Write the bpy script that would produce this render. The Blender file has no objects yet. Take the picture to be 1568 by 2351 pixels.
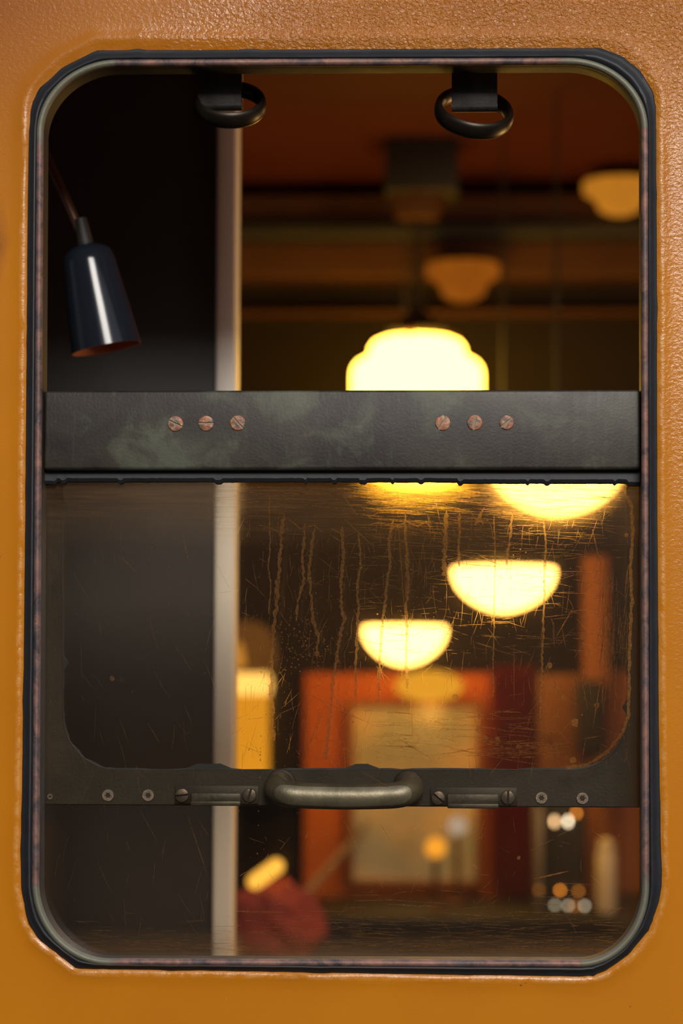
import bpy, bmesh, math, random
import numpy as np
from mathutils import Vector, Matrix
from mathutils import noise as mnoise

random.seed(7)
scene = bpy.context.scene
C = scene.collection

# ------------------------------------------------------------------ camera
ZO = 1.8                                   # height of the window centre above the platform
CAM = np.array([0.11643, -2.7, -0.20498 + ZO])
YAW, PITCH, ROLL, FPX = -0.0427, 0.07314, 0.00295, 6000.0
_f = np.array([math.sin(YAW)*math.cos(PITCH), math.cos(YAW)*math.cos(PITCH), math.sin(PITCH)])
_rt = np.array([math.cos(YAW), -math.sin(YAW), 0.0])
_up = np.cross(_rt, _f)
_R = _rt*math.cos(ROLL) + _up*math.sin(ROLL)
_U = _up*math.cos(ROLL) - _rt*math.sin(ROLL)

def P(px, py, Y):
    """point of the depth plane Y seen at a pixel of the 1568x2351 photograph"""
    d = _f + _R*(px-784.0)/FPX - _U*(py-1175.5)/FPX
    t = (Y - CAM[1]) / d[1]
    q = CAM + d*t
    return Vector((float(q[0]), float(Y), float(q[2])))

def S(Y):
    """metres per photo pixel at depth Y"""
    return (Y - CAM[1]) / FPX

cd = bpy.data.cameras.new('camera')
cam = bpy.data.objects.new('camera', cd); C.objects.link(cam)
m = Matrix(((_R[0], _U[0], -_f[0], CAM[0]), (_R[1], _U[1], -_f[1], CAM[1]), (_R[2], _U[2], -_f[2], CAM[2]), (0, 0, 0, 1)))
cam.matrix_world = m
cd.sensor_fit = 'VERTICAL'; cd.sensor_height = 36.0; cd.sensor_width = 24.0
cd.lens = FPX/2351.0*36.0
cd.clip_start = 0.05; cd.clip_end = 60
cd.dof.use_dof = True
cd.dof.focus_distance = 2.715
cd.dof.aperture_fstop = 2.9
cd.dof.aperture_blades = 0
scene.camera = cam

# ------------------------------------------------------------------ view, world, daylight
vs = scene.view_settings
vs.view_transform = 'Standard'; vs.look = 'None'; vs.gamma = 1.0; vs.use_curve_mapping = False
vs.exposure = 0.0
cy = scene.cycles
cy.use_denoising = True
cy.max_bounces = 8; cy.transparent_max_bounces = 24; cy.transmission_bounces = 8
cy.sample_clamp_indirect = 4.0
cy.caustics_refractive = False; cy.caustics_reflective = False

def nt_of(idb):
    idb.use_nodes = True
    nt = idb.node_tree
    nt.nodes.clear()
    return nt

class NB:
    """tiny node builder"""
    def __init__(s, nt): s.nt = nt
    def n(s, typ, ins=None, **props):
        nd = s.nt.nodes.new(typ)
        for k, v in props.items(): setattr(nd, k, v)
        for k, v in (ins or {}).items():
            sock = nd.inputs[k]
            if isinstance(v, bpy.types.NodeSocket): s.nt.links.new(v, sock)
            elif isinstance(v, bpy.types.Node): s.nt.links.new(v.outputs[0], sock)
            else: sock.default_value = v
        return nd
    def math(s, op, a, b=0.0, c=None, clamp=False):
        nd = s.nt.nodes.new('ShaderNodeMath'); nd.operation = op; nd.use_clamp = clamp
        for i, v in enumerate([a, b] + ([c] if c is not None else [])):
            if isinstance(v, bpy.types.NodeSocket): s.nt.links.new(v, nd.inputs[i])
            elif isinstance(v, bpy.types.Node): s.nt.links.new(v.outputs[0], nd.inputs[i])
            else: nd.inputs[i].default_value = v
        return nd.outputs[0]
    def ramp(s, fac, stops, interp='LINEAR'):
        nd = s.nt.nodes.new('ShaderNodeValToRGB'); cr = nd.color_ramp; cr.interpolation = interp
        while len(cr.elements) < len(stops): cr.elements.new(0.5)
        for e, (p, c) in zip(cr.elements, stops):
            e.position = p; e.color = (c, c, c, 1) if isinstance(c, (int, float)) else (*c, 1)
        s.nt.links.new(fac if isinstance(fac, bpy.types.NodeSocket) else fac.outputs[0], nd.inputs[0])
        return nd.outputs[0]
    def mix(s, fac, a, b, mode='MIX'):
        nd = s.nt.nodes.new('ShaderNodeMix'); nd.data_type = 'RGBA'; nd.blend_type = mode
        for sock, v in ((nd.inputs[0], fac), (nd.inputs[6], a), (nd.inputs[7], b)):
            if isinstance(v, bpy.types.NodeSocket): s.nt.links.new(v, sock)
            elif isinstance(v, bpy.types.Node): s.nt.links.new(v.outputs[0], sock)
            elif isinstance(v, (int, float)): sock.default_value = v
            else: sock.default_value = (*v, 1)
        return nd.outputs[2]
    def noise(s, vec, scale, detail=4, rough=0.55, dist=0.0):
        nd = s.n('ShaderNodeTexNoise', {'Scale': scale, 'Detail': detail, 'Roughness': rough, 'Distortion': dist})
        if vec is not None: s.nt.links.new(vec, nd.inputs['Vector'])
        return nd.outputs['Fac']
    def mapping(s, vec, scale=(1, 1, 1), rot=(0, 0, 0), loc=(0, 0, 0)):
        nd = s.n('ShaderNodeMapping', {'Vector': vec, 'Scale': scale, 'Rotation': rot, 'Location': loc})
        return nd.outputs[0]
    def obj(s): return s.n('ShaderNodeTexCoord').outputs['Object']
    def out(s, shader): 
        o = s.n('ShaderNodeOutputMaterial'); s.nt.links.new(shader if isinstance(shader, bpy.types.NodeSocket) else shader.outputs[0], o.inputs[0])

world = bpy.data.worlds.new('sky'); scene.world = world
nb = NB(nt_of(world))
tc = nb.n('ShaderNodeTexCoord').outputs['Generated']
sx = nb.n('ShaderNodeSeparateXYZ', {0: tc})
elev = nb.math('MULTIPLY_ADD', sx.outputs[2], 0.5, 0.5)       # 0 straight down .. 1 straight up
sky = nb.ramp(elev, [(0.0, (.08, .065, .05)), (0.47, (.09, .075, .065)), (0.53, (.12, .10, .09)), (0.565, (.26, .22, .19)), (0.62, (.85, .74, .65)), (0.75, (.75, .75, .80)), (1.0, (.40, .46, .56))])
# the sky is paler to the east side (+X)
az = nb.ramp(nb.math('MULTIPLY_ADD', sx.outputs[0], 1.0, 0.5), [(0.30, 0.30), (0.46, 0.75), (0.58, 1.25), (0.9, 1.0)])
cl = nb.noise(nb.mapping(tc, (1, 1, 2.0)), 3.0, 3)
az2 = nb.math('MULTIPLY', az, nb.math('MULTIPLY_ADD', cl, 0.7, 0.65))
bg = nb.n('ShaderNodeBackground', {'Color': sky, 'Strength': az2})
wo = nb.n('ShaderNodeOutputWorld'); nb.nt.links.new(bg.outputs[0], wo.inputs[0])

def area(name, loc, target, sx_, sy_, power, color):
    ld = bpy.data.lights.new(name, 'AREA'); ld.shape = 'RECTANGLE'; ld.size = sx_; ld.size_y = sy_
    ld.energy = power; ld.color = color
    o = bpy.data.objects.new(name, ld); C.objects.link(o); o.location = loc
    o.rotation_euler = (Vector(target)-Vector(loc)).to_track_quat('-Z', 'Y').to_euler()
    return o
# the bright sky that stands above the low roofs across the platform
area('daylight', (1.7, -8.6, 6.1), (0, 0, 1.75), 3.4, 2.9, 1020, (1.0, .94, .87))
# warm fill lamps added out of view at both ends of the carriage
for nm, lx, ly, lz, e in (('warm_fill', 1.35, 2.0, 2.35, 7), ('warm_fill', 0.95, 0.85, 1.75, 22), ('warm_fill', -0.9, 2.1, 2.3, 6)):
    ld = bpy.data.lights.new(nm, 'POINT'); ld.energy = e; ld.color = (1.0, 0.55, 0.18); ld.shadow_soft_size = 0.12
    o = bpy.data.objects.new(nm, ld); C.objects.link(o); o.location = (lx, ly, lz)

# neutral fill panels added unseen inside the carriage to lift its darks
area('neutral_fill', (-0.95, .06, 1.95), (-.45, .67, 1.95), .5, .8, .2, (1.0, .95, .88))
area('neutral_fill', (1.25, .06, 1.9), (.9, 2.9, 1.8), .6, .8, 3.0, (1.0, .95, .88))

# ------------------------------------------------------------------ mesh helpers
def tag(o, label=None, cat=None, group=None, kind=None):
    if label: o['label'] = label
    if cat: o['category'] = cat
    if group: o['group'] = group
    if kind: o['kind'] = kind
    return o

def smooth_by_angle(me, ang=35):
    me.polygons.foreach_set('use_smooth', [True]*len(me.polygons))
    bm = bmesh.new(); bm.from_mesh(me)
    a = math.radians(ang)
    for e in bm.edges:
        if len(e.link_faces) == 2 and e.calc_face_angle(0) > a: e.smooth = False
    bm.to_mesh(me); bm.free()

def obj(name, bm, mat, parent=None, smooth=True, origin=None):
    bmesh.ops.recalc_face_normals(bm, faces=bm.faces)
    if parent is not None:
        off = parent_world(parent)
    elif origin is not None: off = Vector(origin)
    else: off = Vector((0, 0, 0))
    for v in bm.verts: v.co -= off
    me = bpy.data.meshes.new(name); bm.to_mesh(me); bm.free()
    for mm in (mat if isinstance(mat, (list, tuple)) else [mat]): me.materials.append(mm)
    if smooth: smooth_by_angle(me)
    o = bpy.data.objects.new(name, me); C.objects.link(o)
    if parent is not None: o.parent = parent
    else: o.location = off
    return o

def parent_world(o):
    w = Vector((0, 0, 0))
    while o is not None: w = w + o.location; o = o.parent
    return w

def thing(name, loc, label, cat, group=None, kind=None):
    o = bpy.data.objects.new(name, None); C.objects.link(o); o.location = loc
    o.empty_display_size = 0.05
    return tag(o, label, cat, group, kind)

def add_box(bm, a, b, bevel=0.0, seg=2):
    a, b = Vector(a), Vector(b)
    lo = Vector([min(a[i], b[i]) for i in range(3)]); hi = Vector([max(a[i], b[i]) for i in range(3)])
    vs_ = [bm.verts.new((x, y, z)) for x in (lo.x, hi.x) for y in (lo.y, hi.y) for z in (lo.z, hi.z)]
    idx = [(0, 1, 3, 2), (4, 6, 7, 5), (0, 4, 5, 1), (2, 3, 7, 6), (0, 2, 6, 4), (1, 5, 7, 3)]
    fs = [bm.faces.new([vs_[i] for i in f]) for f in idx]
    if bevel > 0:
        es = list({e for f in fs for e in f.edges})
        bmesh.ops.bevel(bm, geom=es, offset=bevel, segments=seg, affect='EDGES', profile=0.5)
    return bm

def px_box(x0, y0, x1, y1, Y0, Y1, bevel=0.0, bm=None):
    """box whose front face at depth Y0 spans the given photo pixels"""
    bm = bm or bmesh.new()
    a = P(x0, y1, Y0); b = P(x1, y0, Y0)
    return add_box(bm, (a.x, Y0, a.z), (b.x, Y1, b.z), bevel)

def lathe(bm, prof, center, n=48, axis=None, close=False):
    """prof: (radius, height) list about +Z (or axis) through centre"""
    ax = Vector(axis).normalized() if axis is not None else Vector((0, 0, 1))
    q = Vector((0, 0, 1)).rotation_difference(ax)
    c = Vector(center); rings = []
    for r, h in prof:
        if r < 1e-6: rings.append([bm.verts.new(c + q @ Vector((0, 0, h)))]); continue
        rings.append([bm.verts.new(c + q @ Vector((r*math.cos(2*math.pi*k/n), r*math.sin(2*math.pi*k/n), h))) for k in range(n)])
    for A, B in zip(rings, rings[1:]):
        if len(A) == 1 and len(B) == 1: continue
        for k in range(n):
            k2 = (k+1) % n
            if len(A) == 1: bm.faces.new((A[0], B[k], B[k2]))
            elif len(B) == 1: bm.faces.new((A[k], B[0], A[k2]))
            else: bm.faces.new((A[k], B[k], B[k2], A[k2]))
    for ring in (rings[0], rings[-1]):
        if len(ring) > 1 and close: bm.faces.new(ring)
    return bm

def tube(bm, pts, radii, n=16, squash=1.0, closed=False, side=None):
    pts = [Vector(p) for p in pts]; N = len(pts)
    if not isinstance(radii, (list, tuple)): radii = [radii]*N
    rings = []; prev = None
    for i, p in enumerate(pts):
        if closed: t = (pts[(i+1) % N]-pts[i-1]).normalized()
        else: t = (pts[min(i+1, N-1)]-pts[max(i-1, 0)]).normalized()
        if side is not None: u = Vector(side) - t*t.dot(Vector(side))
        elif prev is None:
            u = Vector((0, 0, 1)) if abs(t.z) < .9 else Vector((0, 1, 0)); u = u - t*t.dot(u)
        else: u = prev - t*t.dot(prev)
        u.normalize(); prev = u; v = t.cross(u)
        rings.append([bm.verts.new(p + u*radii[i]*math.cos(2*math.pi*k/n) + v*radii[i]*squash*math.sin(2*math.pi*k/n)) for k in range(n)])
    pairs = list(zip(rings, rings[1:])) + ([(rings[-1], rings[0])] if closed else [])
    for A, B in pairs:
        for k in range(n): bm.faces.new((A[k], B[k], B[(k+1) % n], A[(k+1) % n]))
    if not closed:
        bm.faces.new(rings[0]); bm.faces.new(rings[-1][::-1])
    return bm

def bez(p0, p1, p2, p3, n):
    out = []
    for i in range(n+1):
        t = i/n; s = 1-t
        out.append(p0*s**3 + p1*3*s*s*t + p2*3*s*t*t + p3*t**3)
    return out

# rounded-rectangle rings, from eight tangent points in photo pixels
K = 0.5523
def rr(lt, tl, tr, rt, rb, br, bl, lb, Y=0.0, nc=28, ns=46):
    """points clockwise as seen from outside, starting at the left-top tangent"""
    q = [P(*p, Y) for p in (lt, tl, tr, rt, rb, br, bl, lb)]
    def cross(a, b, c, d):                       # intersection of lines ab and cd in XZ
        x1, y1, x2, y2, x3, y3, x4, y4 = a.x, a.z, b.x, b.z, c.x, c.z, d.x, d.z
        den = (x1-x2)*(y3-y4)-(y1-y2)*(x3-x4)
        k1 = x1*y2-y1*x2; k2 = x3*y4-y3*x4
        return Vector(((k1*(x3-x4)-(x1-x2)*k2)/den, Y, (k1*(y3-y4)-(y1-y2)*k2)/den))
    lt, tl, tr, rt, rb, br, bl, lb = q
    cs = [(lt, tl, cross(lb, lt, tl, tr)), (tr, rt, cross(tl, tr, rt, rb)), (rb, br, cross(rt, rb, br, bl)), (bl, lb, cross(br, bl, lb, lt))]
    out = []
    for i, (a, b, c) in enumerate(cs):
        out += bez(a, a+(c-a)*K, b+(c-b)*K, b, nc)[:-1]
        nxt = cs[(i+1) % 4][0]
        out += [b.lerp(nxt, k/ns) for k in range(ns)]
    return out

def normals2(ring):
    N = len(ring); ns = []
    for i in range(N):
        t = ring[(i+1) % N]-ring[i-1]; t.y = 0; t.normalize()
        ns.append(Vector((-t.z, 0, t.x)))       # outward for the clockwise ring
    return ns

def sweep(bm, ring, prof, closed_prof=False, fn=None):
    """prof: (offset outward, depth Y)"""
    ns = normals2(ring); N = len(ring); cols = []
    for i, (p, n) in enumerate(zip(ring, ns)):
        col = []
        for j, (o, y) in enumerate(prof):
            if fn: o, y = fn(i, j, o, y, p)
            v = p + n*o; v.y = y
            col.append(bm.verts.new(v))
        cols.append(col)
    M = len(prof)
    for i in range(N):
        A, B = cols[i], cols[(i+1) % N]
        for j in range(M if closed_prof else M-1):
            j2 = (j+1) % M
            bm.faces.new((A[j], A[j2], B[j2], B[j]))
    return cols

def nz(x, y=0.0, z=0.0): return mnoise.noise(Vector((x, y, z)))

# ------------------------------------------------------------------ materials
def mat(name):
    mm = bpy.data.materials.new(name); return mm, NB(nt_of(mm))

def simple(name, col, rough=0.5, metal=0.0, var=0.25, scale=20.0, bump=0.0, coat=0.0, spec=0.5):
    mm, b = mat(name); v = b.obj()
    f = b.noise(v, scale, 5)
    c = b.mix(f, tuple(x*(1-var) for x in col), tuple(min(1, x*(1+var)) for x in col))
    p = b.n('ShaderNodeBsdfPrincipled', {'Base Color': c, 'Roughness': rough, 'Metallic': metal, 'Coat Weight': coat, 'Specular IOR Level': spec})
    if bump:
        bp = b.n('ShaderNodeBump', {'Height': f, 'Strength': bump, 'Distance': 0.002})
        b.nt.links.new(bp.outputs[0], p.inputs['Normal'])
    b.out(p); return mm

def glow(name, col, strength, var=0.0, scale=30.0):
    mm, b = mat(name)
    if var:
        f = b.noise(b.obj(), scale, 2)
        c = b.mix(f, tuple(x*(1-var) for x in col), tuple(x*(1+var) for x in col))
    else: c = (*col, 1)
    e = b.n('ShaderNodeEmission', {'Color': c, 'Strength': strength})
    b.out(e); return mm

def m_paint():
    mm, b = mat('orange_paint'); v = b.obj()
    sep = b.n('ShaderNodeSeparateXYZ', {0: v})
    X, Z = sep.outputs[0], sep.outputs[2]
    big = b.noise(v, 6.0, 4)
    base = b.mix(b.ramp(big, [(.3, 0.0), (.7, 1.0)]), (.415, .148, .006), (.375, .128, .006))
    # reddish grime that has run down from the roof edge, above the window
    up = b.math('MULTIPLY_ADD', Z, 2.6, -2.6*(ZO+0.22), clamp=True)
    upn = b.math('MULTIPLY', up, b.math('MULTIPLY_ADD', b.noise(b.mapping(v, (1, 1, .35)), 14, 5), 0.9, 0.35), clamp=True)
    west = b.ramp(b.math('MULTIPLY_ADD', X, 1.0, 0.5), [(.14, 1.0), (.45, 0.0)])
    upn = b.math('MAXIMUM', upn, b.math('MULTIPLY', west, b.math('MULTIPLY_ADD', Z, 5.0, -5.0*(ZO+0.33), clamp=True)))
    base = b.mix(b.math('MULTIPLY', upn, .9), base, (.215, .062, .008))
    # brown rub marks left of the window, and small chips
    dx = b.math('ABSOLUTE', b.math('SUBTRACT', X, -0.372)); dz = b.math('ABSOLUTE', b.math('SUBTRACT', Z, ZO+0.28))
    blot = b.math('SUBTRACT', 1.0, b.math('ADD', b.math('MULTIPLY', dx, 35), b.math('MULTIPLY', dz, 10)), clamp=True)
    blot = b.math('MULTIPLY', blot, b.math('MULTIPLY_ADD', b.noise(b.mapping(v, (1, 1, .5)), 60, 5), 2.2, -0.3), clamp=True)
    base = b.mix(blot, base, (.12, .035, .012))
    vo = b.n('ShaderNodeTexVoronoi', {'Vector': v, 'Scale': 55.0, 'Randomness': 1.0})
    chip = b.ramp(vo.outputs['Distance'], [(0.045, 1.0), (0.075, 0.0)])
    chip = b.math('MULTIPLY', chip, b.ramp(b.noise(v, 9, 2), [(.55, 0.0), (.62, 1.0)]))
    base = b.mix(chip, base, (.20, .06, .015))
    # sky reflection on the raised lip, painted in as a broken pale tint
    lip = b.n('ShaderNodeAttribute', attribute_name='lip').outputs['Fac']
    lip_sheen = b.math('MULTIPLY', lip, b.ramp(b.noise(b.mapping(v, (1, 1, 1)), 90, 6, .65), [(.42, 0.0), (.60, 1.0)]), clamp=True)
    base = b.mix(b.math('MULTIPLY', lip_sheen, .65), base, (.52, .27, .09))
    # pale scuffs
    scu = b.ramp(b.noise(b.mapping(v, (1.6, 1, .45)), 85, 5, .7), [(.66, 0.0), (.74, 1.0)])
    scu = b.math('MULTIPLY', scu, b.ramp(b.noise(v, 7, 2), [(.5, 0.0), (.65, 1.0)]))
    base = b.mix(b.math('MULTIPLY', scu, .6), base, (.58, .33, .14))
    # orange-peel coat, coarse at the top and to the east side, fine below
    side = b.math('MULTIPLY_ADD', X, 3.0, -0.75, clamp=True)
    coarse = b.math('MAXIMUM', b.math('MULTIPLY_ADD', Z, 6.0, -6.0*(ZO+0.34), clamp=True), b.math('MULTIPLY', side, b.math('MULTIPLY_ADD', Z, 1.2, -1.2*(ZO-.35), clamp=True)))
    coarse = b.math('MULTIPLY', coarse, b.ramp(b.math('ADD', b.math('MULTIPLY_ADD', X, 1.0, 0.5), b.math('MULTIPLY_ADD', b.noise(v, 8, 3), .3, -.15)), [(.30, .06), (.52, 1.0)]))
    peel = b.noise(b.mapping(v, (1, 1, 1.25), (0, .25, 0)), 235, 3, .55, .4)
    fine = b.noise(v, 900, 2)
    h = b.math('ADD', b.math('MULTIPLY', peel, b.math('MULTIPLY_ADD', coarse, 1.5, 0.05)), b.math('MULTIPLY', fine, 0.04))
    h = b.math('ADD', h, b.math('MULTIPLY', lip_sheen, 0.10))
    bp = b.n('ShaderNodeBump', {'Height': h, 'Strength': 0.9, 'Distance': 0.0021})
    p = b.n('ShaderNodeBsdfPrincipled', {'Base Color': base, 'Roughness': 0.22, 'Specular IOR Level': 0.36, 'Normal': bp.outputs[0]})
    b.out(p); return mm

def m_patina(name, dark, mid, light, rough=.55, copper=0.0, metal=.35, scale=14, spots=0.4, stains=()):
    """aged brass / bronze: cloudy brown and green-grey patina, optional bare copper where it is rubbed"""
    mm, b = mat(name); v = b.obj()
    n1 = b.noise(v, scale, 6, .6, .8); n2 = b.noise(b.mapping(v, loc=(3, 1, 5)), scale*1.7, 6, .65, .5)
    c = b.mix(b.ramp(n1, [(.36, 0.0), (.6, 1.0)]), dark, mid)
    c = b.mix(b.math('MULTIPLY', b.ramp(n2, [(.5, 0.0), (.68, 1.0)]), spots), c, light)
    br = b.noise(b.mapping(v, (260, 60, 22), (0, .5, 0)), 1.0, 3, .6)      # fine brushed hairlines
    c = b.mix(b.math('MULTIPLY', b.ramp(br, [(.55, 0.0), (.75, 1.0)]), .15), c, light)
    if stains:
        sp_ = b.n('ShaderNodeSeparateXYZ', {0: v})
        for (cx_, cz_) in stains:
            dx_ = b.math('MULTIPLY', b.math('SUBTRACT', sp_.outputs[0], cx_), 15.0); dz_ = b.math('MULTIPLY', b.math('SUBTRACT', sp_.outputs[2], cz_), 28.0)
            d_ = b.math('SQRT', b.math('ADD', b.math('MULTIPLY', dx_, dx_), b.math('MULTIPLY', dz_, dz_)))
            d_ = b.math('ADD', d_, b.math('MULTIPLY_ADD', n2, 1.6, -.8))
            c = b.mix(b.ramp(d_, [(.35, .75), (1.0, 0.0)]), c, dark)
    if copper:
        a = b.n('ShaderNodeAttribute', attribute_name='copper').outputs['Fac']
        cn = b.ramp(b.noise(b.mapping(v, (1, 1, 1)), 38, 7, .72, .6), [(.40, 0.0), (.66, 1.0)])
        c = b.mix(b.math('MULTIPLY', b.math('MULTIPLY', a, cn), copper), c, (.26, .125, .09))
        gn = b.math('MULTIPLY', b.math('SUBTRACT', 1.0, a), .75)
        c = b.mix(gn, c, (.14, .14, .095))
    bp = b.n('ShaderNodeBump', {'Height': b.noise(v, 320, 4), 'Strength': 0.25, 'Distance': 0.0008})
    p = b.n('ShaderNodeBsdfPrincipled', {'Base Color': c, 'Roughness': b.math('MULTIPLY_ADD', n2, .25, rough-.1), 'Metallic': metal, 'Normal': bp.outputs[0]})
    b.out(p); return mm

def m_rubber():
    mm, b = mat('black_rubber'); v = b.obj()
    f = b.noise(v, 60, 5, .6)
    c = b.mix(f, (.007, .008, .010), (.016, .019, .025))
    bp = b.n('ShaderNodeBump', {'Height': f, 'Strength': .35, 'Distance': .0006})
    p = b.n('ShaderNodeBsdfPrincipled', {'Base Color': c, 'Roughness': .5, 'Specular IOR Level': .25, 'Normal': bp.outputs[0]})
    b.out(p); return mm

def m_pane(name, grime, edge=True):
    """old safety pane: clear, faintly warm, with wiped-on dust that scatters the light that comes through"""
    mm, b = mat(name); v = b.n('ShaderNodeNewGeometry').outputs['Position']
    sep = b.n('ShaderNodeSeparateXYZ', {0: v}); X, Z = sep.outputs[0], sep.outputs[2]
    clear = b.n('ShaderNodeBsdfTransparent', {'Color': (.80, .775, .73, 1)})
    gl = b.n('ShaderNodeBsdfGlossy', {'Color': (1, 1, 1, 1), 'Roughness': .09})
    fr = b.n('ShaderNodeFresnel', {'IOR': 1.5})
    s1 = b.n('ShaderNodeMixShader', {0: fr.outputs[0], 1: clear.outputs[0], 2: gl.outputs[0]})
    # horizontal wipe marks, vertical runs, cloudy dust
    wipe = b.noise(b.mapping(v, (6, 1, 170), (0, .06, 0)), 1.0, 5, .7, .5)
    runs = b.noise(b.mapping(v, (90, 1, 4)), 1.0, 5, .6, .8)
    cloud = b.noise(v, 9, 6, .65)
    spec = b.noise(v, 450, 2, .6)
    topband = b.math('MULTIPLY_ADD', Z, 12.0, -12.0*(ZO-0.045), clamp=True)
    botband = b.math('MULTIPLY_ADD', Z, -22.0, 22.0*(ZO-.437), clamp=True)
    patch = b.ramp(b.noise(b.mapping(v, (4, 1, 12)), 1.0, 3, .6), [(.35, .15), (.65, 1.0)])
    fine = b.noise(b.mapping(v, (14, 1, 420), (0, -.05, 0)), 1.0, 4, .7)
    a = b.math('MULTIPLY', b.math('MULTIPLY', b.ramp(wipe, [(.46, 0.0), (.66, 1.0)]), patch), b.math('MULTIPLY_ADD', b.math('MAXIMUM', topband, botband), .65, .0))
    a = b.math('ADD', a, b.math('MULTIPLY', b.math('MULTIPLY', b.ramp(fine, [(.52, 0.0), (.70, 1.0)]), patch), b.math('MULTIPLY_ADD', b.math('MAXIMUM', topband, botband), .65, .0)))
    a = b.math('ADD', a, b.math('MULTIPLY', b.math('MAXIMUM', topband, botband), .38))
    a = b.math('ADD', a, b.math('MULTIPLY', b.ramp(runs, [(.58, 0.0), (.76, 1.0)]), .010))
    a = b.math('ADD', a, b.math('MULTIPLY', b.ramp(cloud, [(.56, 0.0), (.80, 1.0)]), .03))
    a = b.math('ADD', a, b.math('MULTIPLY', b.ramp(spec, [(.72, 0.0), (.77, 1.0)]), .10))
    if edge:
        ed = b.math('MAXIMUM', b.math('MULTIPLY_ADD', b.math('ABSOLUTE', b.math('ADD', X, .006)), 28.0, -28.0*.279, clamp=True), botband)
        a = b.math('ADD', a, b.math('MULTIPLY', ed, b.math('MULTIPLY_ADD', runs, .32, .0)))
    a = b.math('MULTIPLY_ADD', a, grime, .022, clamp=True)
    fw = b.n('ShaderNodeBsdfRefraction', {'Color': (1, .86, .58, 1), 'Roughness': .27, 'IOR': 1.12})
    tr = b.n('ShaderNodeBsdfTranslucent', {'Color': (.85, .62, .36, 1)})
    df = b.n('ShaderNodeBsdfDiffuse', {'Color': (.16, .11, .07, 1)})
    d1 = b.n('ShaderNodeMixShader', {0: .35, 1: fw.outputs[0], 2: tr.outputs[0]})
    d2 = b.n('ShaderNodeMixShader', {0: .28, 1: d1.outputs[0], 2: df.outputs[0]})
    s2 = b.n('ShaderNodeMixShader', {0: a, 1: s1.outputs[0], 2: d2.outputs[0]})
    b.out(s2); return mm

def m_clear(name):
    mm, b = mat(name)
    b.out(b.n('ShaderNodeBsdfTransparent', {'Color': (.985, .97, .95, 1)})); return mm

def m_residue(name, alpha, grain=400.0, fwd=.35):
    mm, b = mat(name); v = b.obj()
    f = b.noise(v, grain, 3, .6)
    al = b.math('MULTIPLY', b.ramp(f, [(.3, .35), (.6, 1.0)]), alpha)
    t = b.n('ShaderNodeBsdfTransparent')
    fw = b.n('ShaderNodeBsdfRefraction', {'Color': (1, .80, .42, 1), 'Roughness': .30, 'IOR': 1.18})
    tr = b.n('ShaderNodeBsdfTranslucent', {'Color': (1.0, .70, .34, 1)})
    df = b.n('ShaderNodeBsdfDiffuse', {'Color': (.26, .16, .08, 1)})
    d1 = b.n('ShaderNodeMixShader', {0: 1-fwd, 1: fw.outputs[0], 2: tr.outputs[0]})
    d2 = b.n('ShaderNodeMixShader', {0: .12, 1: d1.outputs[0], 2: df.outputs[0]})
    b.out(b.n('ShaderNodeMixShader', {0: al, 1: t.outputs[0], 2: d2.outputs[0]})); return mm

def m_wood(name, c0, c1, rough=.4, vert=False, scale=1.0):
    mm, b = mat(name); v = b.obj()
    sc = (18, 18, 1.2) if vert else (1.2, 18, 18)
    f = b.noise(b.mapping(v, tuple(s*scale for s in sc)), 1.0, 6, .6, .4)
    p = b.n('ShaderNodeBsdfPrincipled', {'Base Color': b.mix(f, c0, c1), 'Roughness': max(rough, .55), 'Specular IOR Level': .15})
    b.out(p); return mm

M = dict(
    paint=m_paint(), rubber=m_rubber(),
    bead=m_patina('rubbed_copper_bead', (.030, .026, .030), (.075, .055, .058), (.14, .10, .09), copper=.9, metal=.3, scale=30),
    sleeve=m_patina('bronze_sleeve', (.010, .008, .007), (.022, .014, .009), (.04, .03, .02), metal=.3, rough=.55),
    rail=m_patina('bronze_rail', (.010, .006, .005), (.026, .022, .014), (.085, .094, .064), metal=.2, rough=.5, scale=9, spots=.6, stains=((P(478, 975, 0).x, P(478, 975, 0).z-(ZO-.48)), (P(1092, 975, 0).x, P(1092, 975, 0).z-(ZO-.48)))),
    sash=m_patina('bronze_sash', (.012, .010, .006), (.026, .020, .011), (.045, .040, .022), metal=.35, rough=.5, scale=9),
    handle=m_patina('bronze_handle', (.10, .085, .052), (.16, .135, .085), (.22, .20, .13), metal=.6, rough=.42, scale=18),
    bracket=m_patina('dark_bronze', (.012, .011, .010), (.026, .022, .020), (.05, .045, .04), metal=.4, rough=.5, scale=30),
    ring=simple('ring_bronze', (.022, .016, .011), .38, .7, .3, 40),
    pane=m_pane('dirty_pane', 1.0), sashpane=m_pane('sash_pane', .15, edge=False), clear=m_clear('pane_body'),
    drip=m_residue('dried_drip', .85), scratch=m_residue('scratch', 1.0, fwd=.6), dot=m_residue('speck', .9),
    steel=simple('steel_screw', (.26, .22, .18), .4, .6, .35, 200, .3),
    darkscrew=simple('bronze_screw', (.10, .08, .06), .42, .6, .3, 120, .3),
    slot=simple('slot_dark', (.012, .010, .009), .8),  # darker tone for the groove floors of the screws
)

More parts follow.
